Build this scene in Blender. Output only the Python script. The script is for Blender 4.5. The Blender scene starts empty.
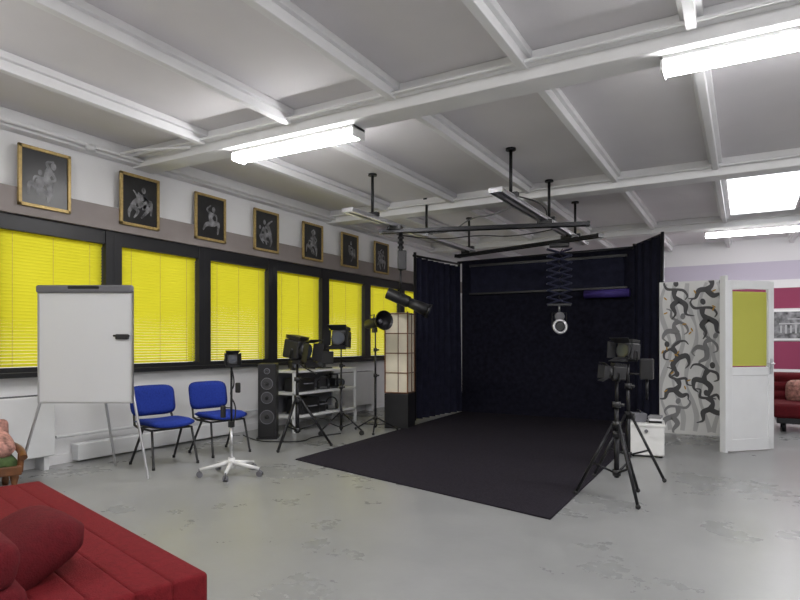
import bpy, bmesh, math, random
from mathutils import Vector, Matrix, Euler
random.seed(7)
S=bpy.context.scene
COL=S.collection
S.view_settings.view_transform='Standard'
# ---------------------------------------------------------------- materials
def mat(name,c,rough=.6,metal=0,em=None,es=0,noise=0,nscale=8,bump=0,bscale=60,coat=0,spec=None,trans=0):
    m=bpy.data.materials.new(name); m.use_nodes=True
    nt=m.node_tree; b=nt.nodes['Principled BSDF']
    b.inputs['Base Color'].default_value=(*c,1); b.inputs['Roughness'].default_value=rough
    b.inputs['Metallic'].default_value=metal
    if spec is not None: b.inputs['Specular IOR Level'].default_value=spec
    if coat: b.inputs['Coat Weight'].default_value=coat; b.inputs['Coat Roughness'].default_value=.15
    if em: b.inputs['Emission Color'].default_value=(*em,1); b.inputs['Emission Strength'].default_value=es
    tc=nt.nodes.new('ShaderNodeNewGeometry')
    if noise:
        n=nt.nodes.new('ShaderNodeTexNoise'); n.inputs['Scale'].default_value=nscale; n.inputs['Detail'].default_value=5
        nt.links.new(tc.outputs['Position'],n.inputs['Vector'])
        r=nt.nodes.new('ShaderNodeValToRGB')
        r.color_ramp.elements[0].position=.3; r.color_ramp.elements[1].position=.7
        r.color_ramp.elements[0].color=(*[x*(1-noise) for x in c],1)
        r.color_ramp.elements[1].color=(*[min(1,x*(1+noise)) for x in c],1)
        nt.links.new(n.outputs['Fac'],r.inputs['Fac']); nt.links.new(r.outputs['Color'],b.inputs['Base Color'])
    if bump:
        n2=nt.nodes.new('ShaderNodeTexNoise'); n2.inputs['Scale'].default_value=bscale; n2.inputs['Detail'].default_value=3
        nt.links.new(tc.outputs['Position'],n2.inputs['Vector'])
        bp=nt.nodes.new('ShaderNodeBump'); bp.inputs['Strength'].default_value=bump; bp.inputs['Distance'].default_value=.01
        nt.links.new(n2.outputs['Fac'],bp.inputs['Height']); nt.links.new(bp.outputs['Normal'],b.inputs['Normal'])
    return m
M_wall=mat('wall_paint',(.82,.82,.83),.8,noise=.03,nscale=2,bump=.1)
M_ceil=mat('ceiling_paint',(.76,.74,.76),.85,noise=.04,nscale=1.2,bump=.08)
M_joist=mat('joist_paint',(.84,.84,.85),.75,noise=.03,nscale=3)
M_taupe=mat('taupe_paint',(.29,.255,.245),.7,noise=.08,nscale=3)
M_frame=mat('dark_window_frame',(.013,.013,.016),.45)
M_black=mat('black_plastic',(.016,.016,.018),.4)
M_blackm=mat('black_metal',(.025,.025,.028),.35,.6)
M_rubber=mat('rubber',(.02,.02,.02),.8)
M_silver=mat('brushed_silver',(.6,.6,.62),.3,.9)
M_grey=mat('grey_plastic',(.15,.15,.17),.5)
M_cone=mat('speaker_cone',(.05,.05,.055),.5)
M_white=mat('white_plastic',(.78,.78,.78),.4)
M_whitep=mat('white_enamel',(.74,.75,.76),.45,noise=.03,nscale=4)
M_board=mat('whiteboard_surface',(.74,.75,.78),.25)
M_curt=mat('black_velvet',(.012,.012,.021),.95,noise=.3,nscale=14,bump=.3,bscale=90,spec=.1)
M_curt2=mat('navy_cloth',(.016,.017,.033),.9,noise=.25,nscale=9,bump=.3,spec=.15)
M_mat=mat('charcoal_carpet',(.023,.02,.027),.95,noise=.35,nscale=60,bump=.6,bscale=300,spec=.1)
M_violet=mat('violet_cloth',(.05,.03,.2),.7,noise=.1)
M_blue=mat('blue_upholstery',(.02,.045,.3),.85,noise=.15,nscale=60,bump=.3,bscale=200,spec=.2)
M_red=mat('red_fabric',(.155,.010,.014),.9,noise=.14,nscale=40,bump=.4,bscale=160,spec=.2)
M_redd=mat('dark_red_fabric',(.105,.008,.012),.9,noise=.14,nscale=40,bump=.4,bscale=160,spec=.2)
M_gold=mat('gold_frame',(.45,.32,.12),.45,.3,noise=.2,nscale=30)
M_photo=mat('photo_black',(.012,.012,.013),.35,noise=.5,nscale=6)
M_skin=mat('photo_grey',(.2,.2,.21),.5,noise=.75,nscale=14)
M_mgrey=mat('mural_dark_grey',(.09,.09,.095),.8)
M_mgrey2=mat('mural_mid_grey',(.24,.24,.25),.8)
M_mlite=mat('mural_pale_grey',(.5,.5,.51),.8)
M_mor=mat('mural_ochre',(.5,.28,.05),.8)
M_mural=mat('mural_ground',(.74,.74,.74),.8,noise=.05,nscale=3)
M_wood=mat('wood',(.16,.06,.02),.4,noise=.3,nscale=12)
M_floral=mat('floral_fabric',(.45,.23,.19),.9,noise=.6,nscale=22)
M_green=mat('green_fabric',(.06,.1,.03),.9,noise=.4,nscale=20)
M_tube=mat('fluorescent_diffuser',(.9,.9,.9),.4,em=(1,.985,.985),es=49)
M_sky=mat('frosted_light_panel',(.9,.9,.9),.4,em=(.93,.97,1),es=4)
M_paper=mat('rice_paper',(.78,.72,.58),.9,noise=.05,nscale=6)
M_ring=mat('chromed_ring',(.85,.85,.88),.2,.6)
M_glass=mat('lens_glass',(.05,.06,.08),.05,coat=1)
M_box=mat('white_box_paint',(.75,.75,.74),.5)
def blindmat():
    m=bpy.data.materials.new('yellow_blind'); m.use_nodes=True; nt=m.node_tree; nt.nodes.clear()
    o=nt.nodes.new('ShaderNodeOutputMaterial'); d=nt.nodes.new('ShaderNodeBsdfDiffuse'); t=nt.nodes.new('ShaderNodeBsdfTranslucent')
    x=nt.nodes.new('ShaderNodeMixShader'); x.inputs[0].default_value=.5
    n=nt.nodes.new('ShaderNodeTexNoise'); n.inputs['Scale'].default_value=1.5
    g=nt.nodes.new('ShaderNodeNewGeometry'); nt.links.new(g.outputs['Position'],n.inputs['Vector'])
    r=nt.nodes.new('ShaderNodeValToRGB'); r.color_ramp.elements[0].color=(.66,.61,.035,1); r.color_ramp.elements[1].color=(.75,.70,.055,1)
    nt.links.new(n.outputs['Fac'],r.inputs['Fac'])
    nt.links.new(r.outputs['Color'],d.inputs[0]); nt.links.new(r.outputs['Color'],t.inputs[0])
    nt.links.new(d.outputs[0],x.inputs[1]); nt.links.new(t.outputs[0],x.inputs[2]); nt.links.new(x.outputs[0],o.inputs[0])
    return m
M_blind=blindmat()
def floormat():
    m=mat('epoxy_floor',(.37,.39,.385),.3,bump=.05,bscale=25); nt=m.node_tree; b=nt.nodes['Principled BSDF']
    g=nt.nodes.new('ShaderNodeNewGeometry')
    n=nt.nodes.new('ShaderNodeTexNoise'); n.inputs['Scale'].default_value=.9; n.inputs['Detail'].default_value=8; n.inputs['Roughness'].default_value=.65
    nt.links.new(g.outputs['Position'],n.inputs['Vector'])
    r=nt.nodes.new('ShaderNodeValToRGB'); r.color_ramp.elements[0].position=.3; r.color_ramp.elements[1].position=.72
    r.color_ramp.elements[0].color=(.235,.24,.24,1); r.color_ramp.elements[1].color=(.325,.33,.33,1)
    nt.links.new(n.outputs['Fac'],r.inputs['Fac']); nt.links.new(r.outputs['Color'],b.inputs['Base Color'])
    r2=nt.nodes.new('ShaderNodeMapRange'); r2.inputs['To Min'].default_value=.18; r2.inputs['To Max'].default_value=.4
    nt.links.new(n.outputs['Fac'],r2.inputs['Value']); nt.links.new(r2.outputs[0],b.inputs['Roughness'])
    return m
M_floor=floormat()
def stripemat():
    m=mat('striped_wall_paint',(.7,.7,.7),.8); nt=m.node_tree; b=nt.nodes['Principled BSDF']
    g=nt.nodes.new('ShaderNodeNewGeometry'); s=nt.nodes.new('ShaderNodeSeparateXYZ'); nt.links.new(g.outputs['Position'],s.inputs[0])
    q=nt.nodes.new('ShaderNodeMath'); q.operation='DIVIDE'; q.inputs[1].default_value=3.6; nt.links.new(s.outputs[2],q.inputs[0])
    r=nt.nodes.new('ShaderNodeValToRGB'); r.color_ramp.interpolation='CONSTANT'
    W=(.70,.69,.71,1); Mg=(.25,.035,.09,1); L=(.50,.46,.56,1)
    st=[(0,W),(.72,Mg),(1.33,W),(2.05,Mg),(2.5,W),(2.68,L),(3.08,W)]
    e=r.color_ramp.elements
    e[0].position=0; e[0].color=W; e[1].position=.72/3.6; e[1].color=Mg
    for z,c in st[2:]:
        k=e.new(z/3.6); k.color=c
    nt.links.new(q.outputs[0],r.inputs['Fac']); nt.links.new(r.outputs['Color'],b.inputs['Base Color'])
    return m
M_stripe=stripemat()
# ---------------------------------------------------------------- helpers
def root(name,loc=(0,0,0),rz=0):
    o=bpy.data.objects.new(name,None); COL.objects.link(o); o.location=loc; o.rotation_euler=(0,0,rz); o.empty_display_size=.1
    return o
def fin(bm,name,m,parent=None,smooth=False,bevel=0,seg=2):
    bmesh.ops.recalc_face_normals(bm,faces=bm.faces)
    me=bpy.data.meshes.new(name); bm.to_mesh(me); bm.free()
    me.materials.append(m)
    if smooth:
        for p in me.polygons: p.use_smooth=True
    o=bpy.data.objects.new(name,me); COL.objects.link(o)
    if parent: o.parent=parent
    if bevel:
        b=o.modifiers.new('bevel','BEVEL'); b.width=bevel; b.segments=seg; b.limit_method='ANGLE'
    return o
def addbox(bm,size,loc,rot=(0,0,0)):
    mt=Matrix.Translation(loc)@Euler(rot).to_matrix().to_4x4()@Matrix.Diagonal((*size,1))
    bmesh.ops.create_cube(bm,size=1,matrix=mt)
def box(parent,name,size,loc,m,bevel=0,rot=(0,0,0),seg=2,smooth=False):
    bm=bmesh.new(); addbox(bm,size,loc,rot); return fin(bm,name,m,parent,smooth,bevel,seg)
def bb(parent,name,lo,hi,m,bevel=0):
    return box(parent,name,[hi[i]-lo[i] for i in range(3)],[(hi[i]+lo[i])/2 for i in range(3)],m,bevel)
def addcyl(bm,p1,p2,r,r2=None,segs=14,caps=True):
    p1=Vector(p1);p2=Vector(p2);d=p2-p1
    q=Vector((0,0,1)).rotation_difference(d.normalized()).to_matrix().to_4x4()
    bmesh.ops.create_cone(bm,cap_ends=caps,segments=segs,radius1=r,radius2=r if r2 is None else r2,depth=d.length,matrix=Matrix.Translation((p1+p2)/2)@q)
def autosm(o):
    for p in o.data.polygons: p.use_smooth=len(p.vertices)<=4
    return o
def cyl(parent,name,p1,p2,r,m,r2=None,segs=20,bevel=0,caps=True):
    bm=bmesh.new(); addcyl(bm,p1,p2,r,r2,segs,caps); return autosm(fin(bm,name,m,parent,False,bevel))
def tube(parent,name,pts,r,m,closed=False,smoothcurve=False):
    cu=bpy.data.curves.new(name,'CURVE'); cu.dimensions='3D'; cu.bevel_depth=r; cu.bevel_resolution=3; cu.use_fill_caps=True
    if smoothcurve:
        s=cu.splines.new('NURBS'); s.points.add(len(pts)-1); s.order_u=3; s.use_endpoint_u=True; s.resolution_u=6
    else:
        s=cu.splines.new('POLY'); s.points.add(len(pts)-1)
    for i,p in enumerate(pts): s.points[i].co=(*p,1)
    s.use_cyclic_u=closed
    t=bpy.data.objects.new('tmp',cu); COL.objects.link(t)
    me=bpy.data.meshes.new_from_object(t.evaluated_get(bpy.context.evaluated_depsgraph_get()))
    bpy.data.objects.remove(t); me.name=name; me.materials.clear(); me.materials.append(m)
    for p in me.polygons: p.use_smooth=len(p.vertices)<=4
    o=bpy.data.objects.new(name,me); COL.objects.link(o)
    if parent:o.parent=parent
    return o
def lathe(parent,name,prof,m,loc=(0,0,0),rot=(0,0,0),segs=28):
    bm=bmesh.new(); rings=[]
    for r,z in prof:
        rings.append([bm.verts.new((r*math.cos(2*math.pi*i/segs),r*math.sin(2*math.pi*i/segs),z)) for i in range(segs)])
    for a,b in zip(rings,rings[1:]):
        for i in range(segs):
            bm.faces.new((a[i],a[(i+1)%segs],b[(i+1)%segs],b[i]))
    bmesh.ops.remove_doubles(bm,verts=bm.verts,dist=1e-5)
    bmesh.ops.transform(bm,verts=bm.verts,matrix=Matrix.Translation(loc)@Euler(rot).to_matrix().to_4x4())
    return fin(bm,name,m,parent,True)
def sphere(parent,name,r,loc,m,sc=(1,1,1)):
    bm=bmesh.new(); bmesh.ops.create_uvsphere(bm,u_segments=20,v_segments=12,radius=r,matrix=Matrix.Translation(loc)@Matrix.Diagonal((*sc,1)))
    return fin(bm,name,m,parent,True)
def torus(parent,name,R,r,loc,rot,m,A=36,B=12):
    bm=bmesh.new(); v=[[bm.verts.new(((R+r*math.cos(b*2*math.pi/B))*math.cos(a*2*math.pi/A),(R+r*math.cos(b*2*math.pi/B))*math.sin(a*2*math.pi/A),r*math.sin(b*2*math.pi/B))) for b in range(B)] for a in range(A)]
    for a in range(A):
        for b in range(B): bm.faces.new((v[a][b],v[(a+1)%A][b],v[(a+1)%A][(b+1)%B],v[a][(b+1)%B]))
    bmesh.ops.transform(bm,verts=bm.verts,matrix=Matrix.Translation(loc)@Euler(rot).to_matrix().to_4x4())
    return fin(bm,name,m,parent,True)
def pillow(parent,name,w,h,t,m,loc,rot):
    bm=bmesh.new(); N=18
    for sgn in (1,-1):
        g=[]
        for i in range(N+1):
            row=[]
            for j in range(N+1):
                u=-1+2*i/N; v=-1+2*j/N
                r=(abs(u)**4+abs(v)**4)**.25; mx=max(abs(u),abs(v))
                q=mx/r if r>1e-6 else 0
                k=max(0,1-mx**3)**.5
                row.append(bm.verts.new((u*q*w/2,v*q*h/2,sgn*t/2*k)))
            g.append(row)
        for i in range(N):
            for j in range(N): bm.faces.new((g[i][j],g[i+1][j],g[i+1][j+1],g[i][j+1]))
    bmesh.ops.remove_doubles(bm,verts=bm.verts,dist=1e-4)
    bmesh.ops.transform(bm,verts=bm.verts,matrix=Matrix.Translation(loc)@Euler(rot).to_matrix().to_4x4())
    return fin(bm,name,m,parent,True)
def ribbon(bm,pts,ws,y):
    P=[];Wd=[]
    n=len(pts)
    for i in range(n-1):
        p0=Vector(pts[max(i-1,0)]);p1=Vector(pts[i]);p2=Vector(pts[i+1]);p3=Vector(pts[min(i+2,n-1)])
        for k in range(6):
            t=k/6
            P.append(.5*((2*p1)+(p2-p0)*t+(2*p0-5*p1+4*p2-p3)*t*t+(3*p1-3*p2+p3-p0)*t**3)); Wd.append(ws[i]*(1-t)+ws[i+1]*t)
    P.append(Vector(pts[-1]));Wd.append(ws[-1])
    L=[];R=[]
    for i,p in enumerate(P):
        d=(P[min(i+1,len(P)-1)]-P[max(i-1,0)]); 
        if d.length<1e-6: d=Vector((1,0))
        d.normalize(); nrm=Vector((-d.y,d.x))*Wd[i]/2
        a=p+nrm;b=p-nrm
        L.append(bm.verts.new((a.x,y,a.y)));R.append(bm.verts.new((b.x,y,b.y)))
    for i in range(len(P)-1): bm.faces.new((L[i],R[i],R[i+1],L[i+1]))
def disc(bm,c,rx,rz,y,ang=0,n=16):
    vs=[]
    for i in range(n):
        a=2*math.pi*i/n; x=rx*math.cos(a); z=rz*math.sin(a)
        vs.append(bm.verts.new((c[0]+x*math.cos(ang)-z*math.sin(ang),y,c[1]+x*math.sin(ang)+z*math.cos(ang))))
    bm.faces.new(vs)
POSES=[
 dict(t=[(0,.2),(.04,.06),(-.03,-.08)],h=(-.03,.29),a1=[(0,.18),(.1,.3),(-.02,.38)],a2=[(0,.18),(-.12,.06),(-.02,-.02)],l1=[(-.03,-.06),(.16,-.1),(.1,-.36)],l2=[(-.03,-.06),(-.1,-.24),(-.08,-.42)]),
 dict(t=[(0,.16),(-.08,.05),(-.02,-.1)],h=(.08,.24),a1=[(0,.14),(.14,.02),(.1,-.12)],a2=[(0,.14),(.1,.06),(.18,-.04)],l1=[(-.02,-.1),(.2,-.02),(.16,-.3)],l2=[(-.02,-.1),(.12,-.16),(-.1,-.34)]),
 dict(t=[(.05,.12),(.06,-.02),(-.04,-.14)],h=(.0,.22),a1=[(.05,.1),(.2,.16),(.1,.3)],a2=[(.05,.1),(-.1,.1),(-.14,-.04)],l1=[(-.04,-.13),(.16,-.2),(.24,-.36)],l2=[(-.04,-.13),(-.2,-.08),(-.22,-.34)]),
 dict(t=[(-.05,.16),(.04,.06),(.06,-.1)],h=(-.12,.24),a1=[(-.05,.14),(.08,.24),(.2,.3)],a2=[(-.05,.14),(-.14,.02),(-.04,-.1)],l1=[(.06,-.09),(-.12,-.14),(-.08,-.36)],l2=[(.06,-.09),(.1,-.26),(.04,-.42)]),
]
def figure(bm,cx,cz,s,pose,y,mir=1,ang=0,fat=1):
    def T(p):
        x=p[0]*mir*s; z=p[1]*s
        return (cx+x*math.cos(ang)-z*math.sin(ang),cz+x*math.sin(ang)+z*math.cos(ang))
    f=fat*s
    ribbon(bm,[T(p) for p in pose['t']],[.15*f,.1*f,.15*f],y)
    for k in('a1','a2'): ribbon(bm,[T(p) for p in pose[k]],[.06*f,.045*f,.025*f],y+.0002)
    for k in('l1','l2'): ribbon(bm,[T(p) for p in pose[k]],[.12*f,.085*f,.03*f],y+.0004)
    disc(bm,T(pose['h']),.045*f,.06*f,y+.0006)
SW=[
 dict(t=[(.0,.3),(.06,.12),(-.02,-.04)],h=(-.05,.42),a1=[(0,.28),(.18,.34),(.22,.5),(.12,.58)],a2=[(0,.28),(-.18,.2),(-.24,.04),(-.16,-.04)],l1=[(-.02,-.02),(.16,-.12),(.14,-.34),(.26,-.46)],l2=[(-.02,-.02),(-.14,-.18),(-.1,-.4),(-.28,-.5)]),
 dict(t=[(.05,.28),(-.05,.14),(.04,-.04)],h=(.12,.4),a1=[(.05,.26),(.22,.18),(.3,.04),(.22,-.06)],a2=[(.05,.26),(-.14,.34),(-.18,.5),(-.3,.54)],l1=[(.04,-.02),(-.18,-.04),(-.26,-.22),(-.16,-.3)],l2=[(.04,-.02),(.12,-.24),(.0,-.42),(.14,-.54)]),
 dict(t=[(-.06,.24),(.03,.1),(.06,-.06)],h=(-.16,.34),a1=[(-.06,.22),(.1,.36),(.26,.38),(.34,.28)],a2=[(-.06,.22),(-.24,.14),(-.26,-.02),(-.16,-.06)],l1=[(.06,-.04),(.26,-.0),(.3,-.2),(.2,-.32)],l2=[(.06,-.04),(-.08,-.2),(-.02,-.42),(-.18,-.5)]),
 dict(t=[(.02,.26),(.1,.1),(.0,-.06)],h=(.0,.38),a1=[(.02,.24),(-.16,.3),(-.12,.48),(-.26,.52)],a2=[(.02,.24),(.22,.3),(.28,.16),(.4,.14)],l1=[(0,-.04),(.18,-.16),(.32,-.1),(.36,-.24)],l2=[(0,-.04),(-.16,-.1),(-.2,-.3),(-.36,-.34)]),
]
def swirl(bm,cx,cz,s,pose,y,mir=1,ang=0):
    def T(p):
        x=p[0]*mir*s; z=p[1]*s
        return (cx+x*math.cos(ang)-z*math.sin(ang),cz+x*math.sin(ang)+z*math.cos(ang))
    ribbon(bm,[T(p) for p in pose['t']],[.16*s,.09*s,.17*s],y)
    for k in('a1','a2'): ribbon(bm,[T(p) for p in pose[k]],[.06*s,.07*s,.045*s,.02*s],y+.0002)
    for k in('l1','l2'): ribbon(bm,[T(p) for p in pose[k]],[.13*s,.13*s,.06*s,.02*s],y+.0004)
    disc(bm,T(pose['h']),.06*s,.08*s,y+.0006,ang)
# ---------------------------------------------------------------- room shell
XL,XR,YF,YB,H=-6.4,4.2,-3.0,15.5,3.6
bb(None,'floor',(XL-.2,YF-.2,-.1),(XR+.2,YB+.2,0),M_floor)
bb(None,'ceiling',(XL-.2,YF-.2,H),(XR+.2,YB+.2,H+.12),M_ceil)
bb(None,'wall_back',(XL-.2,YB,0),(XR+.2,YB+.2,H),M_stripe)
bb(None,'wall_front',(XL-.2,YF-.2,0),(XR+.2,YF,H),M_wall)
bb(None,'wall_right',(XR,YF,0),(XR+.2,YB,H),M_wall)
ZB,ZT=1.05,2.44
NW0,NW1=-4,6
C0=3.72;PER=1.357;WW=1.15
wl=root('wall_left')
y0=C0+NW0*PER-WW/2-.1; y1=C0+NW1*PER+WW/2+.1
bb(wl,'lower_wall',(XL-.2,YF,0),(XL,YB,ZB-.06),M_wall)
bb(wl,'upper_wall',(XL-.2,YF,2.6),(XL,YB,H),M_wall)
bb(wl,'wall_end_near',(XL-.2,YF,ZB-.06),(XL,y0,2.6),M_wall)
bb(wl,'wall_end_far',(XL-.2,y1,ZB-.06),(XL,YB,2.6),M_wall)
bb(None,'trim_1',(XL,YF,2.6),(XL+.07,YB,2.87),M_taupe,.005)
bb(None,'trim_2',(XL,y0,ZB-.1),(XL+.1,y1,ZB-.05),M_frame,.004)
for n,i in enumerate(range(NW0,NW1+1)):
    c=C0+i*PER; w=root('window_%d'%(n+1),(XL,c,0))
    h=PER/2
    bm=bmesh.new()
    for s in(-1,1):
        addbox(bm,(.12,h-WW/2,ZT-ZB+.22),(-.03,s*(WW/2+(h-WW/2)/2),(ZT+ZB)/2+.05))
    addbox(bm,(.1,WW,.16),(-.03,0,ZT+.08)); addbox(bm,(.12,WW,.06),(-.03,0,ZB-.03))
    for s in(-1,1): addbox(bm,(.04,.04,ZT-ZB),(-.12,s*(WW/2-.02),(ZT+ZB)/2))
    fin(bm,'frame',M_frame,w,bevel=.004)
    bm=bmesh.new(); zz=ZB+.02; pitch=.034
    t=math.radians(58+random.uniform(-3,3)); hw=.0195
    dx,dz=math.cos(t),math.sin(t)
    while zz<ZT-.035:
        prof=[(-hw*dx,-hw*dz),(-hw*.3*dx+.004*dz,-hw*.3*dz-.004*dx),(hw*.3*dx+.004*dz,hw*.3*dz-.004*dx),(hw*dx,hw*dz)]
        A=[bm.verts.new((-.045+p[0],-WW/2+.008,zz+p[1])) for p in prof];B=[bm.verts.new((-.045+p[0],WW/2-.008,zz+p[1])) for p in prof]
        for q in range(3): bm.faces.new((A[q],A[q+1],B[q+1],B[q]))
        zz+=pitch
    fin(bm,'blind_slats',M_blind,w)
    box(w,'head_rail',(.03,WW-.01,.03),(-.045,0,ZT-.016),M_blind)
    bm=bmesh.new()
    for yy in(-WW*.36,0,WW*.36): addcyl(bm,(-.024,yy,ZB+.01),(-.024,yy,ZT-.02),.0022,segs=6)
    fin(bm,'ladder_cords',M_gold,w)
# ceiling beams & joists
BY=[.95,4.8,8.65,12.5]
for y in BY:
    b=root('ceiling_beam',(0,y,0))
    bb(b,'beam_web',(XL,-.14,3.4),(XR,.14,H),M_joist,.01)
    bb(b,'beam_flange',(XL,-.2,3.5),(XR,.2,H),M_joist,.01)
edges=[YF]+BY+[YB]
for k in range(8):
    x=-5.12+1.2*k
    b=root('ceiling_joist',(x,0,0))
    for a,c in zip(edges,edges[1:]):
        a2=a+(.2 if a in BY else 0); c2=c-(.2 if c in BY else 0)
        bb(b,'joist_web',(-.035,a2,3.46),(.035,c2,3.6),M_joist,.006)
        bb(b,'joist_flange',(-.075,a2,3.54),(.075,c2,3.6),M_joist,.006)
bb(None,'trim_3',(XL,YF,3.42),(XL+.14,YB,H),M_joist,.01)
cp=root('ceiling_conduit')
tube(cp,'pipe_wall',[(XL+.2,-2.9,3.46),(XL+.2,15.4,3.46)],.022,M_joist)
tube(cp,'pipe_drop',[(XL+.2,4.35,3.46),(XL+.5,4.35,3.46),(XL+1.1,4.58,3.46)],.015,M_joist)
cyl(cp,'junction_box',(XL+.2,4.0,3.4),(XL+.2,4.0,3.46),.05,M_whitep)
c2=root('ceiling_conduit')
for dy in(.22,.27): tube(c2,'pipe_beam',[(XL+.1,4.8-dy,3.52-dy*.1),(4.1,4.8-dy,3.52-dy*.1)],.014,M_joist)
c2=root('ceiling_conduit')
for dy in(.24,): tube(c2,'pipe_beam',[(XL+.1,8.65-dy,3.5),(4.1,8.65-dy,3.5)],.016,M_joist)
# fluorescent lamps
def fluo(x,y,L=1.62,z=3.4):
    f=root('fluorescent_ceiling_lamp',(x,y,z))
    box(f,'housing',(L,.2,.03),(0,0,-.015),M_white,.004)
    if z>3.4:
        for s in(-1,1): box(f,'hanger',(.04,.04,3.6-z),(s*L*.3,0,(3.6-z)/2),M_white)
    bm=bmesh.new()
    prof=[(-.095,-.03),(-.09,-.075),(-.06,-.1),(0,-.108),(.06,-.1),(.09,-.075),(.095,-.03)]
    L2=L/2-.02
    A=[bm.verts.new((-L2,p[0],p[1])) for p in prof];B=[bm.verts.new((L2,p[0],p[1])) for p in prof]
    for i in range(len(prof)-1): bm.faces.new((A[i],A[i+1],B[i+1],B[i]))
    bm.faces.new(A);bm.faces.new(B)
    fin(bm,'diffuser',M_tube,f)
    for s in(-1,1): box(f,'end_cap',(.02,.2,.11),(s*(L/2-.01),0,-.055),M_white,.004)
fluo(-4.06,4.86); fluo(.27,4.86); fluo(-4.1,.95);fluo(-.4,.95); fluo(2.6,.95); fluo(.14,13.0,z=3.43); fluo(2.6,13.0,z=3.43); fluo(3.0,4.86)  # lamps out of the camera's view are added to brighten the room
sk=root('ceiling_light_panel',(.25,10.55,3.6))
bb(sk,'diffuser',(-.47,-1.4,-.05),(.47,1.4,-.02),M_sky)
bm=bmesh.new()
for s in(-1,1): addbox(bm,(.03,2.86,.07),(s*.48,0,-.035)); addbox(bm,(.98,.03,.07),(0,s*1.415,-.035))
fin(bm,'frame',M_white,sk)
# pictures on left wall
for n,y in enumerate([3.57,4.70,5.80,6.90,8.03,9.12,10.23]):
    p=root('framed_photograph',(XL+.075,y,2.69))
    W2,Hh=.54,.62
    bm=bmesh.new()
    for s in(-1,1): addbox(bm,(.03,.034,Hh),(.015,s*(W2/2-.017),Hh/2)); addbox(bm,(.03,W2,.034),(.015,0,Hh/2+s*(Hh/2-.017)))
    fin(bm,'frame',M_gold,p,bevel=.004)
    box(p,'print',(.01,W2-.04,Hh-.04),(.01,0,Hh/2),M_photo)
    box(p,'hanger',(.075,.03,.03),(-.036,0,Hh-.05),M_gold)
    bm=bmesh.new()
    figure(bm,.03,Hh/2,.56,POSES[n%4],0,mir=1 if n%2 else -1,fat=1.15,ang=random.uniform(-.3,.3))
    if n%3!=2: figure(bm,-.06,Hh/2-.04,.46,POSES[(n+2)%4],.0012,mir=-1 if n%2 else 1,fat=1.1,ang=random.uniform(-.5,.5))
    bmesh.ops.rotate(bm,verts=bm.verts,matrix=Matrix.Rotation(math.pi/2,3,'Z'))
    bmesh.ops.translate(bm,verts=bm.verts,vec=(.0185,0,0))
    fin(bm,'figure',M_skin,p)
# convectors
for y,L in((2.85,1.5),(9.1,1.4)):
    r=root('radiator',(XL+.025,y,0))
    box(r,'cabinet',(.2,L,.62),(.1,0,.45),M_whitep,.012)
    bm=bmesh.new()
    for i in range(int(L/.03)-2): addbox(bm,(.14,.012,.006),(.1,-L/2+.06+i*.03,.763))
    fin(bm,'grille',M_grey,r)
    for s in(-1,1): box(r,'foot',(.16,.05,.14),(.1,s*(L/2-.08),.07),M_whitep)
bs=root('baseboard_left')
bb(bs,'trunking',(XL,3.9,.02),(XL+.13,6.2,.2),M_whitep,.01)
bb(bs,'skirting',(XL,YF,0),(XL+.02,YB,.1),M_wall)
tube(root('heating_pipe'),'pipe',[(XL+.06,3.7,.3),(XL+.06,8.3,.3)],.018,M_whitep)
# ---------------------------------------------------------------- black studio set
mt=root('black_floor_mat')
bm=bmesh.new()
poly=[(-4.33,5.2),(-1.24,4.37),(-1.30,9.4),(-1.62,10.4),(-4.62,10.4)]
lo=[bm.verts.new((*p,.0)) for p in poly];hi=[bm.verts.new((*p,.012)) for p in poly]
bm.faces.new(lo);bm.faces.new(hi)
for i in range(5): bm.faces.new((lo[i],lo[(i+1)%5],hi[(i+1)%5],hi[i]))
fin(bm,'carpet',M_mat,mt)
bd=root('black_studio_backdrop')
bb(bd,'back_cloth',(-4.65,10.44,0),(-1.58,10.5,2.84),M_curt)
bm=bmesh.new(); 
def drape(bm,p,q,z0,z1,amp,folds,N=110):
    p=Vector(p);q=Vector(q);d=q-p;nr=Vector((-d.y,d.x)).normalized()
    rows=[]
    for j in range(9):
        f=j/8; z=z1+(z0-z1)*f; row=[]
        for i in range(N+1):
            t=i/N; a=amp*(.5+.5*f)*(math.sin(t*folds*2*math.pi)+.35*math.sin(t*folds*5.1+1.3+f))
            v=p+d*t+nr*a; row.append(bm.verts.new((v.x,v.y,z)))
        rows.append(row)
    for a,b in zip(rows,rows[1:]):
        for i in range(N): bm.faces.new((a[i],a[i+1],b[i+1],b[i]))
drape(bm,(-4.8,8.85),(-4.68,10.4),.02,2.74,.06,8)
fin(bm,'side_curtain',M_curt2,bd,True)
bm=bmesh.new(); drape(bm,(-1.58,10.42),(-1.06,9.56),.02,2.9,.02,4)
fin(bm,'side_flap',M_curt2,bd,True)
bb(bd,'valance_panel',(-4.45,10.38,2.22),(-1.72,10.42,2.72),M_curt2,.01)
bb(bd,'valance_bar',(-4.47,10.36,2.72),(-1.68,10.43,2.76),M_black)
bb(bd,'valance_bar_low',(-4.47,10.36,2.2),(-1.68,10.43,2.23),M_black)
cyl(bd,'roll_tube',(-2.35,10.34,2.12),(-1.62,10.3,2.12),.07,M_violet)
cyl(bd,'top_pole',(-4.75,10.47,2.83),(-1.55,10.47,2.87),.025,M_blackm)
cyl(bd,'side_pole',(-4.8,8.8,2.76),(-4.72,10.47,2.8),.02,M_blackm)
for p in((-4.8,8.85),(-4.72,10.46),(-1.58,10.47),(-1.05,9.55)):
    cyl(bd,'post',(*p,0),(*p,2.82 if p[0]<-2 else 2.93),.025,M_blackm)
tube(bd,'flap_pole',[(-1.58,10.47,2.9),(-1.05,9.55,2.9)],.018,M_blackm)
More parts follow.
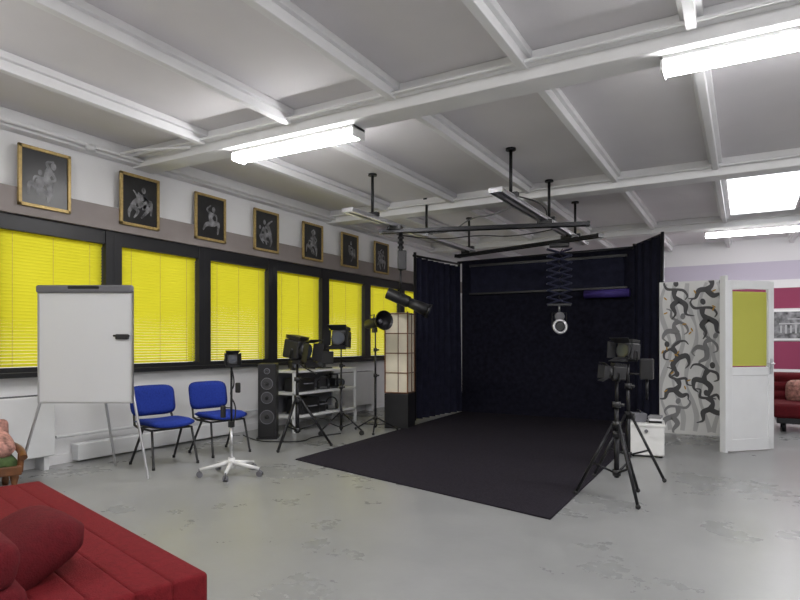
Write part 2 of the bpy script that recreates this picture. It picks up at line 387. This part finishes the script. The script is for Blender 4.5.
# ceiling rail system
rs=root('ceiling_rail_system')
for x,ys in((-4.4,(6.9,8.5,10.2)),(-2.4,(6.8,8.4,9.9))):
    bm=bmesh.new()
    for dx in(-.05,.05):
        addbox(bm,(.022,4.2,.05),(x+dx,8.4,3.0)); addbox(bm,(.045,4.2,.012),(x+dx,8.4,3.022)); addbox(bm,(.045,4.2,.012),(x+dx,8.4,2.978))
    for yy in(6.32,8.4,10.48): addbox(bm,(.16,.04,.05),(x,yy,3.0))
    fin(bm,'fixed_rail',M_silver,rs)
    for y in ys:
        cyl(rs,'drop_rod',(x,y,3.03),(x,y,3.6),.02,M_blackm)
        cyl(rs,'ceiling_plate',(x,y,3.575),(x,y,3.6),.06,M_blackm)
        box(rs,'clamp',(.18,.08,.05),(x,y,3.05),M_blackm)
def cross(a,b,z):
    a=Vector((*a,z));b=Vector((*b,z));d=b-a; an=math.atan2(d.y,d.x)
    m=(a+b)/2; bm=bmesh.new(); n=Vector((-math.sin(an),math.cos(an),0))
    for s in(-1,1): addbox(bm,(d.length,.025,.05),m+n*.05*s,(0,0,an))
    addbox(bm,(.04,.14,.06),a,(0,0,an));addbox(bm,(.04,.14,.06),b,(0,0,an))
    fin(bm,'cross_rail',M_blackm,rs)
    for x in(-4.4,-2.4):
        t=(x-a.x)/(d.x); q=a+d*t
        box(rs,'carriage',(.2,.18,.06),(q.x,q.y,z+.045),M_black,.005,(0,0,an))
cross((-4.6,7.45),(-1.85,8.35),2.92)
cross((-4.65,10.25),(-1.9,9.35),2.92)
tube(rs,'power_cable',[(-4.4,7.55,2.88),(-3.9,7.8,2.78),(-3.3,8.0,2.85),(-2.8,8.1,2.78),(-2.3,8.2,2.86)],.008,M_black,smoothcurve=True)
tube(rs,'power_cable',[(-2.4,6.9,3.05),(-2.6,7.3,3.2),(-2.2,7.8,3.1),(-2.45,8.4,3.05)],.01,M_black,smoothcurve=True)
tube(rs,'power_cable',[(-2.4,7.2,3.05),(-2.9,7.6,3.0),(-3.4,8.0,3.12),(-3.9,8.3,2.96),(-4.4,8.5,3.05)],.01,M_grey,smoothcurve=True)
# pantograph light
pg=root('pantograph_studio_light',(-2.57,9.57,0),math.radians(20))
bm=bmesh.new(); z=2.8; n=8; w=.19; hh=.11
box(pg,'top_carriage',(.3,.14,.06),(0,0,2.86),M_black,.006)
for i in range(n):
    zt=z-i*hh; zb=zt-hh
    for yy in(-.05,.05):
        addcyl(bm,(-w,yy,zt),(w,yy,zb),.011,segs=8);addcyl(bm,(w,yy,zt),(-w,yy,zb),.011,segs=8)
    for s in(-1,1): addcyl(bm,(s*w,-.06,zt),(s*w,.06,zt),.01,segs=8)
    addcyl(bm,(0,-.06,(zt+zb)/2),(0,.06,(zt+zb)/2),.01,segs=8)
fin(bm,'scissor_arms',mat('navy_metal',(.03,.033,.07),.4,.3),pg)
zl=z-n*hh
box(pg,'lower_plate',(.36,.13,.03),(0,0,zl-.01),M_black)
tube(pg,'coil_cable',[(.02+.03*math.cos(a*.9),.03*math.sin(a*.9),2.8-a*.02) for a in range(44)],.006,M_black)
cyl(pg,'spigot',(0,0,zl),(0,0,zl-.12),.016,M_silver)
cyl(pg,'lamp_head',(.0,.1,zl-.2),(.0,-.1,zl-.2),.075,M_grey,bevel=.01)
torus(pg,'ring_reflector',.10,.022,(0,-.14,zl-.36),(math.radians(80),0,math.radians(12)),M_ring)
cyl(pg,'ring_hub',(0,-.02,zl-.36),(0,-.13,zl-.36),.05,M_black,r2=.065)
tube(pg,'yoke',[(-.11,0,zl-.36),(-.11,0,zl-.14),(.11,0,zl-.14),(.11,0,zl-.36)],.01,M_blackm)
# hanging spot
hs=root('hanging_spotlight',(-4.33,7.55,0),math.radians(29))
cyl(hs,'telescopic_tube',(0,0,2.9),(0,0,2.35),.03,M_blackm)
for a in range(6): cyl(hs,'tube_ring',(0,0,2.84-.07*a),(0,0,2.81-.07*a),.045,M_black)
box(hs,'ballast',(.13,.1,.28),(0.02,0,2.5),M_black,.015)
cyl(hs,'lower_tube',(0,0,2.38),(0,0,2.05),.014,M_blackm)
tube(hs,'yoke',[(0,-.1,1.95),(0,-.1,2.06),(0,.1,2.06),(0,.1,1.95)],.01,M_blackm)
cyl(hs,'body',(-.2,0,2.03),(.12,0,1.89),.085,M_black,bevel=.01)
cyl(hs,'snout',(.12,0,1.89),(.4,0,1.765),.07,M_black,r2=.095)
cyl(hs,'rim',(.385,0,1.771),(.42,0,1.757),.105,M_blackm)
cyl(hs,'lens',(.41,0,1.761),(.425,0,1.755),.09,M_glass)
# ---------------------------------------------------------------- light stands
def stand(r,h,rad,ztop,rz=0,rr=.014,m=M_blackm,low=False,caster=False):
    zc=ztop*.35 if not low else .1
    for i in range(3):
        a=rz+i*2*math.pi/3; c,s=math.cos(a),math.sin(a)
        foot=Vector((rad*c,rad*s,.02 if not caster else .07)); top=Vector((.03*c,.03*s,ztop))
        cyl(r,'leg_%d'%(i+1),top,foot,rr*.8,m,segs=10)
        mid=top.lerp(foot,.55); cyl(r,'brace_%d'%(i+1),(.02*c,.02*s,zc),mid,rr*.55,m,segs=8)
        if caster:
            bx,by=-s,c
            cyl(r,'caster_%d'%(i+1),foot-Vector((bx*.012,by*.012,.035)),foot+Vector((bx*.012,by*.012,-.035)),.035,M_rubber)
        else: sphere(r,'foot_%d'%(i+1),.02,(foot.x,foot.y,.02),M_rubber)
    cyl(r,'lower_column',(0,0,zc-.04),(0,0,h*.55),rr*1.25,m)
    cyl(r,'middle_column',(0,0,h*.5),(0,0,h*.8),rr,m)
    cyl(r,'upper_column',(0,0,h*.78),(0,0,h),rr*.75,m)
    for z in(zc,ztop,h*.55,h*.8):
        cyl(r,'collar',(0,0,z-.025),(0,0,z+.025),rr*2,M_black)
    for z in(h*.55,h*.8): cyl(r,'knob',(0,0,z),(.06,0,z),.012,M_black)
def fresnel(r,z,ang,s=1,tilt=-10,doors=True,loc=(0,0)):
    h=root('lamp_head',(loc[0],loc[1],z),ang); h.parent=r; h.rotation_euler=(math.radians(tilt),0,ang)
    tube(h,'yoke',[(-.13*s,0,.0),(-.13*s,0,-.13*s),(.13*s,0,-.13*s),(.13*s,0,0)],.009,M_blackm)
    cyl(h,'pivot',(-.14*s,0,0),(.14*s,0,0),.012,M_black)
    box(h,'housing',(.22*s,.22*s,.22*s),(0,.02*s,0),M_black,.02*s)
    for i in range(4): box(h,'cooling_fin',(.2*s,.2*s,.008*s),(0,.02*s,.12*s+.012*i*s),M_black)
    cyl(h,'lens_barrel',(0,-.08*s,0),(0,-.15*s,0),.095*s,M_black)
    cyl(h,'lens',(0,-.145*s,0),(0,-.155*s,0),.08*s,M_glass)
    if doors:
        for k,(dx,dz) in enumerate(((0,1),(0,-1),(1,0),(-1,0))):
            bm=bmesh.new()
            a=.1*s;b=.14*s;y1=-.15*s;y2=-.26*s;o=.16*s
            if dx==0: vs=[(-a,y1,dz*a),(a,y1,dz*a),(b,y2,dz*o),(-b,y2,dz*o)]
            else: vs=[(dx*a,y1,-a),(dx*a,y1,a),(dx*o,y2,b*.8),(dx*o,y2,-b*.8)]
            bm.faces.new([bm.verts.new(v) for v in vs])
            ob=fin(bm,'barn_door_%d'%(k+1),M_black,h); sm=ob.modifiers.new('s','SOLIDIFY'); sm.thickness=.004
    return h
def strobe(r,z,ang,s=1,tilt=0,rm=M_silver,refr=.11):
    h=root('lamp_head',(0,0,z)); h.parent=r; h.rotation_euler=(math.radians(tilt),0,ang)
    cyl(h,'body',(0,.2*s,.0),(0,-.08*s,0),.06*s,M_black,bevel=.008)
    lathe(h,'reflector',[(.0,0),(.055*s,0),(.065*s,-.02*s),(refr*s*.85,-.1*s),(refr*s,-.15*s),(refr*s*.97,-.15*s),(refr*s*.8,-.1*s),(.05*s,-.02*s),(0,-.02*s)],rm,(0,-.08*s,0),(math.radians(-90),0,0))
    sphere(h,'bulb',.03*s,(0,-.12*s,0),M_grey)
    cyl(h,'tilt_bracket',(0,.05*s,-.1*s),(0,.05*s,-.04*s),.022*s,M_black)
    box(h,'bracket_block',(.05*s,.06*s,.06*s),(0,.03*s,-.09*s),M_black,.005)
    tube(h,'handle',[(0,.12*s,.06*s),(0,.14*s,.1*s),(0,.02*s,.1*s),(0,.04*s,.06*s)],.008*s,M_black)
A=root('studio_light_stand',(-4.85,5.86,0),math.radians(20)); stand(A,1.06,.42,.62,rz=.3,rr=.02)
fresnel(A,1.22,math.radians(75),1.05,tilt=10)
box(A,'tripod_head',(.1,.1,.07),(0,0,1.07),M_black,.01); tube(A,'pan_handle',[(0,0,1.07),(.12,-.1,1.0),(.3,-.14,.92)],.009,M_black)
B=root('studio_light_stand',(-5.0,7.01,0)); stand(B,1.22,.33,.3,rz=.1,low=True,caster=True)
fresnel(B,1.36,math.radians(20),1.05,tilt=-5)
Cc=root('studio_light_stand',(-4.70,7.45,0)); stand(Cc,1.5,.36,.2,rz=1.0,low=True)
strobe(Cc,1.6,math.radians(60),1.2,tilt=-5,rm=M_blackm,refr=.12)
D=root('studio_light_stand',(-.93,5.25,0)); stand(D,.98,.33,.62,rz=-.9,rr=.017)
fresnel(D,1.05,math.radians(-60),.5,tilt=-5)
E=root('studio_light_stand',(-.99,6.2,0)); stand(E,1.1,.36,.6,rz=-.35,rr=.017)
fresnel(E,1.22,math.radians(-20),.72,tilt=-5)
box(E,'power_pack',(.12,.08,.2),(.17,0,1.05),M_black,.012)
cyl(E,'side_arm',(0,0,1.0),(.17,0,1.0),.01,M_blackm)
cyl(E,'power_pack_tube',(.17,0,.75),(.17,0,.96),.014,M_blackm)
# rolling stand
F=root('rolling_lamp_stand',(-4.39,4.3,0),.3)
for i in range(5):
    a=i*2*math.pi/5; c,s=math.cos(a),math.sin(a)
    bm=bmesh.new()
    addcyl(bm,(.03*c,.03*s,.12),(.3*c,.3*s,.075),.024,.014,12)
    fin(bm,'arm_%d'%(i+1),M_white,F,True)
    for e in(-.014,.014):
        cyl(F,'caster_%d'%(i+1),(.3*c-s*(e-.008),.3*s+c*(e-.008),.028),(.3*c-s*(e+.008),.3*s+c*(e+.008),.028),.028,M_grey)
    cyl(F,'caster_pin',(.3*c,.3*s,.03),(.3*c,.3*s,.085),.008,M_grey)
cyl(F,'hub',(0,0,.06),(0,0,.17),.035,M_white)
cyl(F,'gas_column',(0,0,.15),(0,0,.5),.017,M_silver)
cyl(F,'pole',(0,0,.48),(0,0,1.07),.011,M_blackm)
box(F,'clamp',(.05,.05,.06),(0,0,.5),M_black,.006)
fresnel(F,1.13,math.radians(35),.5,tilt=-8)
tube(F,'cable',[(0,0,1.05),(.06,-.02,.9),(-.04,.02,.8),(.07,0,.65),(.02,0,.5)],.007,M_black,smoothcurve=True)
box(F,'remote',(.05,.03,.12),(-.09,0,.62),M_black,.01); cyl(F,'remote_arm',(0,0,.66),(-.09,0,.66),.006,M_blackm)
box(F,'remote',(.05,.03,.1),(.07,0,.86),M_black,.01)
# ---------------------------------------------------------------- flipchart
W=root('flipchart_whiteboard',(-5.47,3.48,0),math.radians(29.9))
box(W,'panel',(.88,.025,1.06),(0,0,1.265),M_board,.004)
bm=bmesh.new()
for s in(-1,1): addbox(bm,(.015,.035,1.07),(s*.445,0,1.265)); 
addbox(bm,(.90,.035,.015),(0,0,.732))
fin(bm,'border',M_silver,W)
box(W,'paper_clamp',(.92,.06,.075),(0,-.015,1.815),M_grey,.02)
box(W,'clamp_knob',(.3,.03,.03),(0,-.04,1.83),M_black,.01)
for s in(-1,1): tube(W,'front_leg',[(s*.33,.03,1.7),(s*.45,.03,.75),(s*.62,-.05,.01)],.013,M_silver)
tube(W,'rear_leg',[(0,.03,1.72),(0,.35,.8),(0,.6,.01)],.013,M_silver)
box(W,'hinge_block',(.7,.04,.06),(0,.035,1.7),M_grey,.01)
box(W,'marker_holder',(.12,.03,.05),(.36,-.03,1.36),M_black,.008)
cyl(W,'marker',(.28,-.035,1.37),(.43,-.035,1.37),.01,M_blackm)
# ---------------------------------------------------------------- chairs
def chair(x,y,rz):
    c=root('blue_visitor_chair',(x,y,0),rz)
    def pad(name,w,d,t,fn,m,N=12):
        bm=bmesh.new()
        for sgn in(1,-1):
            g=[]
            for i in range(N+1):
                row=[]
                for j in range(N+1):
                    u=-1+2*i/N;v=-1+2*j/N
                    r=(abs(u)**5+abs(v)**5)**(1/5); mx=max(abs(u),abs(v))
                    q=mx/r if r>1e-6 else 0
                    k=(max(0,1-mx**6))**.5
                    row.append(bm.verts.new(fn(u*q*w/2,v*q*d/2,sgn*t/2*k)))
                g.append(row)
            for i in range(N):
                for j in range(N): bm.faces.new((g[i][j],g[i+1][j],g[i+1][j+1],g[i][j+1]))
        bmesh.ops.remove_doubles(bm,verts=bm.verts,dist=1e-4)
        return fin(bm,name,m,c,True)
    pad('seat',.52,.47,.07,lambda a,b,z:(a,b-.02,.45+z+.25*a*a-(.6*max(0,-b-.12)**2*4)),M_blue)
    pad('seat_shell',.47,.43,.03,lambda a,b,z:(a,b-.02,.415+z+.2*a*a),M_black)
    pad('backrest',.52,.33,.06,lambda a,b,z:(a,.27+z-.5*a*a+b*.18,.67+b),M_blue)
    pad('backrest_shell',.48,.30,.03,lambda a,b,z:(a,.295+z-.5*a*a+b*.18,.67+b),M_black)
    for s in(-1,1):
        tube(c,'leg_frame',[(s*.25,-.25,.01),(s*.225,-.17,.39),(s*.225,.12,.40),(s*.225,.2,.42),(s*.2,.275,.62),(s*.2,.30,.75)],.013,M_black)
        tube(c,'rear_leg',[(s*.225,.02,.395),(s*.25,.24,.01)],.013,M_black)
        for y2 in(-.25,.24): cyl(c,'foot_cap',(s*.25,y2,0),(s*.25,y2,.03),.016,M_rubber)
    tube(c,'cross_bar',[(-.225,-.15,.39),(.225,-.15,.39)],.011,M_black)
    tube(c,'cross_bar_rear',[(-.225,.12,.395),(.225,.12,.395)],.011,M_black)
chair(-5.43,4.34,math.radians(80)); chair(-5.42,5.12,math.radians(80))
# ---------------------------------------------------------------- speaker, shelf
sp=root('floor_loudspeaker',(-5.68,6.25,0),math.radians(35))
box(sp,'cabinet',(.24,.32,1.0),(0,0,.52),M_black,.01); box(sp,'plinth',(.28,.36,.025),(0,0,.0125),M_black)
for z,r in((.92,.035),(.75,.075),(.56,.075),(.3,.09)):
    torus(sp,'cone_ring',r,.006,(0,-.163,z),(math.radians(90),0,0),M_grey)
    cyl(sp,'cone',(0,-.158,z),(0,-.168,z),r,M_cone); sphere(sp,'dust_cap',r*.35,(0,-.168,z),M_black)
sh=root('equipment_shelf',(-5.85,7.5,0))
for z in(.22,.56,.88): box(sh,'shelf_board',(.5,1.6,.03),(0,0,z),M_whitep,.005)
for sx in(-1,1):
    for sy in(-1,1): box(sh,'post',(.04,.04,.89),(sx*.23,sy*.78,.445),M_whitep,.004)
box(sh,'back_panel',(.012,1.5,.6),(-.24,0,.55),M_grey)
def camcorder(x,y,z,rz,nm='video_camera',s=1,par=None):
    c=root(nm,(x,y,z),rz)
    if par: c.parent=par
    box(c,'body',(.11*s,.26*s,.12*s),(0,0,.08*s),M_black,.015); cyl(c,'lens',(0,-.12*s,.09*s),(0,-.22*s,.09*s),.045*s,M_black,r2=.055*s)
    cyl(c,'lens_glass',(0,-.218*s,.09*s),(0,-.223*s,.09*s),.045*s,M_glass)
    tube(c,'handle',[(0,-.1*s,.13*s),(0,-.1*s,.2*s),(0,.1*s,.2*s),(0,.1*s,.13*s)],.012*s,M_black)
    box(c,'viewfinder',(.05*s,.09*s,.05*s),(.0,.14*s,.16*s),M_black,.008); box(c,'foot',(.08*s,.1*s,.03*s),(0,0,.015*s),M_grey)
camcorder(-5.8,6.92,.896,.9); camcorder(-5.8,7.35,.896,1.4,s=.9); camcorder(.05,.42,.575,1.2,s=1.1,nm='shelf_camera',par=sh)
def headphones(x,y,z,par):
    h=root('headphones',(x,y,z),.8); h.parent=par
    tube(h,'headband',[(.09*math.cos(a),0,.09+.11*math.sin(a)) for a in [math.pi*i/14 for i in range(15)]],.012,M_black)
    for s in(-1,1): cyl(h,'ear_cup',(s*.06,0,.06),(s*.1,0,.06),.055,M_black,bevel=.01)
    box(h,'rest',(.14,.05,.01),(0,0,.005),M_black)
headphones(.1,.08,.575,sh); headphones(.1,.3,.235,sh)
for y,z,sz in((-.32,.235,(.32,.42,.24)),(-.4,.575,(.3,.38,.2)),(.0,.235,(.25,.2,.15))):
    box(sh,'stored_case',sz,(.02,y,z+sz[2]/2),M_black,.02); tube(sh,'case_handle',[(.02+sz[0]/2,y-.08,z+.12),(.06+sz[0]/2,y-.08,z+.12),(.06+sz[0]/2,y+.08,z+.12),(.02+sz[0]/2,y+.08,z+.12)],.01,M_grey)
fn=root('desk_monitor',(-5.85,7.75,.896),math.radians(60)); box(fn,'base',(.2,.14,.02),(0,0,.01),M_black); box(fn,'neck',(.04,.03,.1),(0,.02,.06),M_black); box(fn,'screen',(.3,.03,.2),(0,0,.17),M_black,.008)
# paper lamp
pl=root('paper_floor_lamp',(-4.63,8.05,0),math.radians(12))
box(pl,'pedestal',(.38,.38,.53),(0,0,.265),M_black,.008)
box(pl,'paper_shade',(.35,.35,1.22),(0,0,1.15),M_paper)
bm=bmesh.new()
for sx in(-1,1):
    for sy in(-1,1): addbox(bm,(.018,.018,1.24),(sx*.18,sy*.18,1.155))
for i in range(5):
    z=.545+i*.3
    for s in(-1,1): addbox(bm,(.37,.012,.014),(0,s*.18,z)); addbox(bm,(.012,.37,.014),(s*.18,0,z))
for s in(-1,1): addbox(bm,(.01,.012,1.22),(.03,s*.18,1.155)); addbox(bm,(.012,.01,1.22),(s*.18,.03,1.155))
fin(bm,'lattice',M_wood,pl)
# ---------------------------------------------------------------- right side
pt=root('wall_partition')
bb(pt,'panel',(-1.08,9.45,0),(-.24,9.53,2.18),M_mural)
bb(pt,'return_panel',(-.26,8.16,0),(-.2,9.45,2.1),M_whitep)
bms=[bmesh.new(),bmesh.new(),bmesh.new(),bmesh.new()]
for i in range(5):
    x0=-1.0+i*.17; ph=random.uniform(0,6)
    ribbon(bms[3],[(x0+.07*math.sin(ph+j*1.1),.05+j*.21) for j in range(11)],[.02+.05*abs(math.sin(ph+j*.8)) for j in range(11)],9.4485-.0002*i)
k=0
for r in range(5):
    for c in range(2):
        cx=-1.08+.21+c*.42+random.uniform(-.04,.04); cz=.24+r*.42+(c%2)*.15+random.uniform(-.03,.03)
        swirl(bms[0 if (k*2+r)%3 else 1],cx,cz,random.uniform(.5,.58),SW[(k*3+r)%4],9.445-.0009*(k%5),mir=random.choice((-1,1)),ang=random.uniform(-.5,.5)); k+=1
for i in range(18):
    x=random.uniform(-1.04,-.29); z=random.uniform(.5,2.1)
    disc(bms[2],(x,z),.03,.01,9.439,random.uniform(0,3),10)
for b in (bms[0],bms[1],bms[3]):
    for v in b.verts: v.co.x=min(max(v.co.x,-1.075),-.262); v.co.z=min(max(v.co.z,.01),2.175)
fin(bms[0],'mural_figures_dark',M_mgrey,pt);fin(bms[1],'mural_figures_mid',M_mgrey2,pt);fin(bms[2],'mural_leaves',M_mor,pt);fin(bms[3],'mural_waves',M_mlite,pt)
dr=root('door_1',(-.2,8.12,0),math.atan2(.51,.5))
DW=.7;DH=2.05
bm=bmesh.new()
for x in(.04,DW-.04): addbox(bm,(.08,.045,DH-.02),(x,0,DH/2+.005))
for z,h in((DH-.05,.1),(.96,.1),(.08,.14)): addbox(bm,(DW-.1,.045,h),(DW/2,0,z))
fin(bm,'leaf_frame',M_whitep,dr,bevel=.004)
box(dr,'lower_panel',(DW-.16,.025,.8),(DW/2,0,.53),M_whitep)
bm=bmesh.new(); zz=1.04
while zz<DH-.12:
    t=math.radians(70);hw=.015
    vs=[bm.verts.new((x,hw*math.cos(t)*e,zz+hw*math.sin(t)*e)) for e,x in((-1,.09),(-1,DW-.09),(1,DW-.09),(1,.09))]
    bm.faces.new(vs); zz+=.027
fin(bm,'blind_slats',mat('door_blind',(.5,.5,.09),.6),dr)
box(dr,'handle_plate',(.03,.01,.18),(DW-.045,-.028,1.02),M_silver); tube(dr,'handle',[(DW-.045,-.03,1.05),(DW-.045,-.07,1.05),(DW-.15,-.07,1.05)],.009,M_silver)
bb(dr,'hinge_post',(-.04,-.04,0),(-.003,.05,2.1),M_whitep,.004)
# white box with things on it
wb=root('white_storage_box',(-1.0,7.5,0),math.radians(8))
box(wb,'body',(.38,.40,.34),(0,0,.19),M_box,.015); box(wb,'lid',(.40,.42,.035),(0,0,.365),M_box,.008)
for sx in(-1,1):
    for sy in(-1,1): cyl(wb,'foot',(sx*.15,sy*.16,0),(sx*.15,sy*.16,.03),.02,M_rubber)
cyl(wb,'latch',(0,-.2,.3),(0,-.212,.3),.02,M_grey)
q=root('power_supply',(-1.08,7.5,.383),.4); box(q,'case',(.14,.18,.1),(0,0,.05),M_grey,.01); tube(q,'handle',[(0,-.06,.1),(0,-.06,.13),(0,.06,.13),(0,.06,.1)],.007,M_black)
q=root('book_stack',(-.9,7.5,.383),.1); 
for i,(cm,a) in enumerate(((M_blackm,0),(M_white,.1),(M_mgrey2,-.1))): box(q,'book_%d'%(i+1),(.14,.2,.025),(0,0,.0125+.0252*i),cm,rot=(0,0,a))
# sofas
def bigsofa(name,loc,rz,Lx,m1,m2,n=5,D0=.92,bev=.055,lean=-20,step=.06,nb=3):
    s=root(name,loc,rz)
    for sx in(-1,1):
        for sy in(-.28,.28): cyl(s,'leg',(sx*(Lx/2-.15),sy,0),(sx*(Lx/2-.15),sy,.14),.025,M_blackm)
    box(s,'base_frame',(Lx-.1,D0-.06,.08),(0,0,.17),M_blackm,.01)
    w=D0/n
    for i in range(n):
        box(s,'seat_channel_%d'%(i+1),(Lx,w+.012,.21),(0,-D0/2+w*(i+.5),.315),m1,bev,seg=5,smooth=True)
    for i in range(nb):
        z=.47+.14*i; y=-D0/2-.0-step*i
        box(s,'back_channel_%d'%(i+1),(Lx,.17,.16),(0,y,z),m2,.06,rot=(math.radians(lean),0,0),seg=5,smooth=True)
    return s
far=bigsofa('red_sofa',(1.50,10.75,0),math.radians(180),2.3,M_redd,M_redd)
pillow(far,'cushion',.42,.4,.16,M_floral,(.75,-.25,.56),(math.radians(65),0,0))
fp=root('framed_print',(.95,YB-.03,1.4))
M_city=mat('city_photo',(.16,.16,.17),.5,noise=.95,nscale=9)
box(fp,'print',(.8,.02,.58),(0,0,.29),M_city); box(fp,'mount',(.88,.015,.66),(0,.005,.29),M_white)
bm=bmesh.new()
for i in range(7): addbox(bm,(.035,.004,.16+.03*(i%2)),(-.27+.09*i,-.012,.2)); 
addbox(bm,(.62,.004,.03),(0,-.012,.32)); addbox(bm,(.4,.004,.02),(.05,-.012,.42))
fin(bm,'arcade',mat('photo_light_grey',(.4,.4,.41),.6),fp)
# near sofa
ns=bigsofa('red_sofa_bed',(-2.94,1.576,0),math.radians(-14.5),2.2,M_red,M_redd,5,D0=.68,bev=.02,lean=-12,step=.02,nb=2)
pillow(ns,'cushion',.46,.42,.2,M_redd,(.60,-.18,.505),(math.radians(26),0,math.radians(8)))
# armchair left edge
ac=root('floral_armchair',(-5.72,2.62,0),math.radians(70))
LP=[(0,0),(.025,0),(.03,.05),(.02,.1),(.035,.16),(.03,.2),(0,.2)]
for sx in(-1,1):
    lathe(ac,'turned_leg',LP,M_wood,(sx*.27,-.27,0)); lathe(ac,'turned_leg',LP,M_wood,(sx*.27,.27,0))
    tube(ac,'arm',[(sx*.32,.3,.36),(sx*.33,0,.38),(sx*.33,-.28,.36),(sx*.33,-.33,.33)],.03,M_wood,smoothcurve=True)
    tube(ac,'arm_post',[(sx*.31,-.27,.2),(sx*.32,-.27,.36)],.025,M_wood)
box(ac,'seat_frame',(.64,.64,.08),(0,0,.22),M_wood,.01)
box(ac,'seat_cushion',(.6,.6,.12),(0,0,.27),M_green,.05,seg=4,smooth=True)
box(ac,'back',(.6,.12,.36),(0,.3,.42),M_floral,.05,rot=(math.radians(-10),0,0),seg=4,smooth=True)
pillow(ac,'cushion',.56,.42,.20,M_floral,(0.02,-.06,.42),(math.radians(18),0,0))
fc=root('floor_cable'); tube(fc,'cable',[(-5.0,7.0,.008),(-5.2,6.6,.008),(-5.0,6.2,.008),(-5.3,6.0,.008),(-5.6,5.9,.008),(-6.1,6.2,.008)],.008,M_black,smoothcurve=True)
# ---------------------------------------------------------------- world, camera
w=bpy.data.worlds.new('daylight'); S.world=w; w.use_nodes=True
bg=w.node_tree.nodes['Background']; bg.inputs[0].default_value=(1,.99,.95,1); bg.inputs[1].default_value=1.75
cam=bpy.data.cameras.new('camera'); co=bpy.data.objects.new('camera',cam); COL.objects.link(co)
co.location=(0,0,1.3); co.rotation_euler=(math.radians(90),0,math.radians(29.9)); cam.lens=27; cam.sensor_width=36; cam.shift_y=43/800
cam.clip_start=.05
S.camera=co
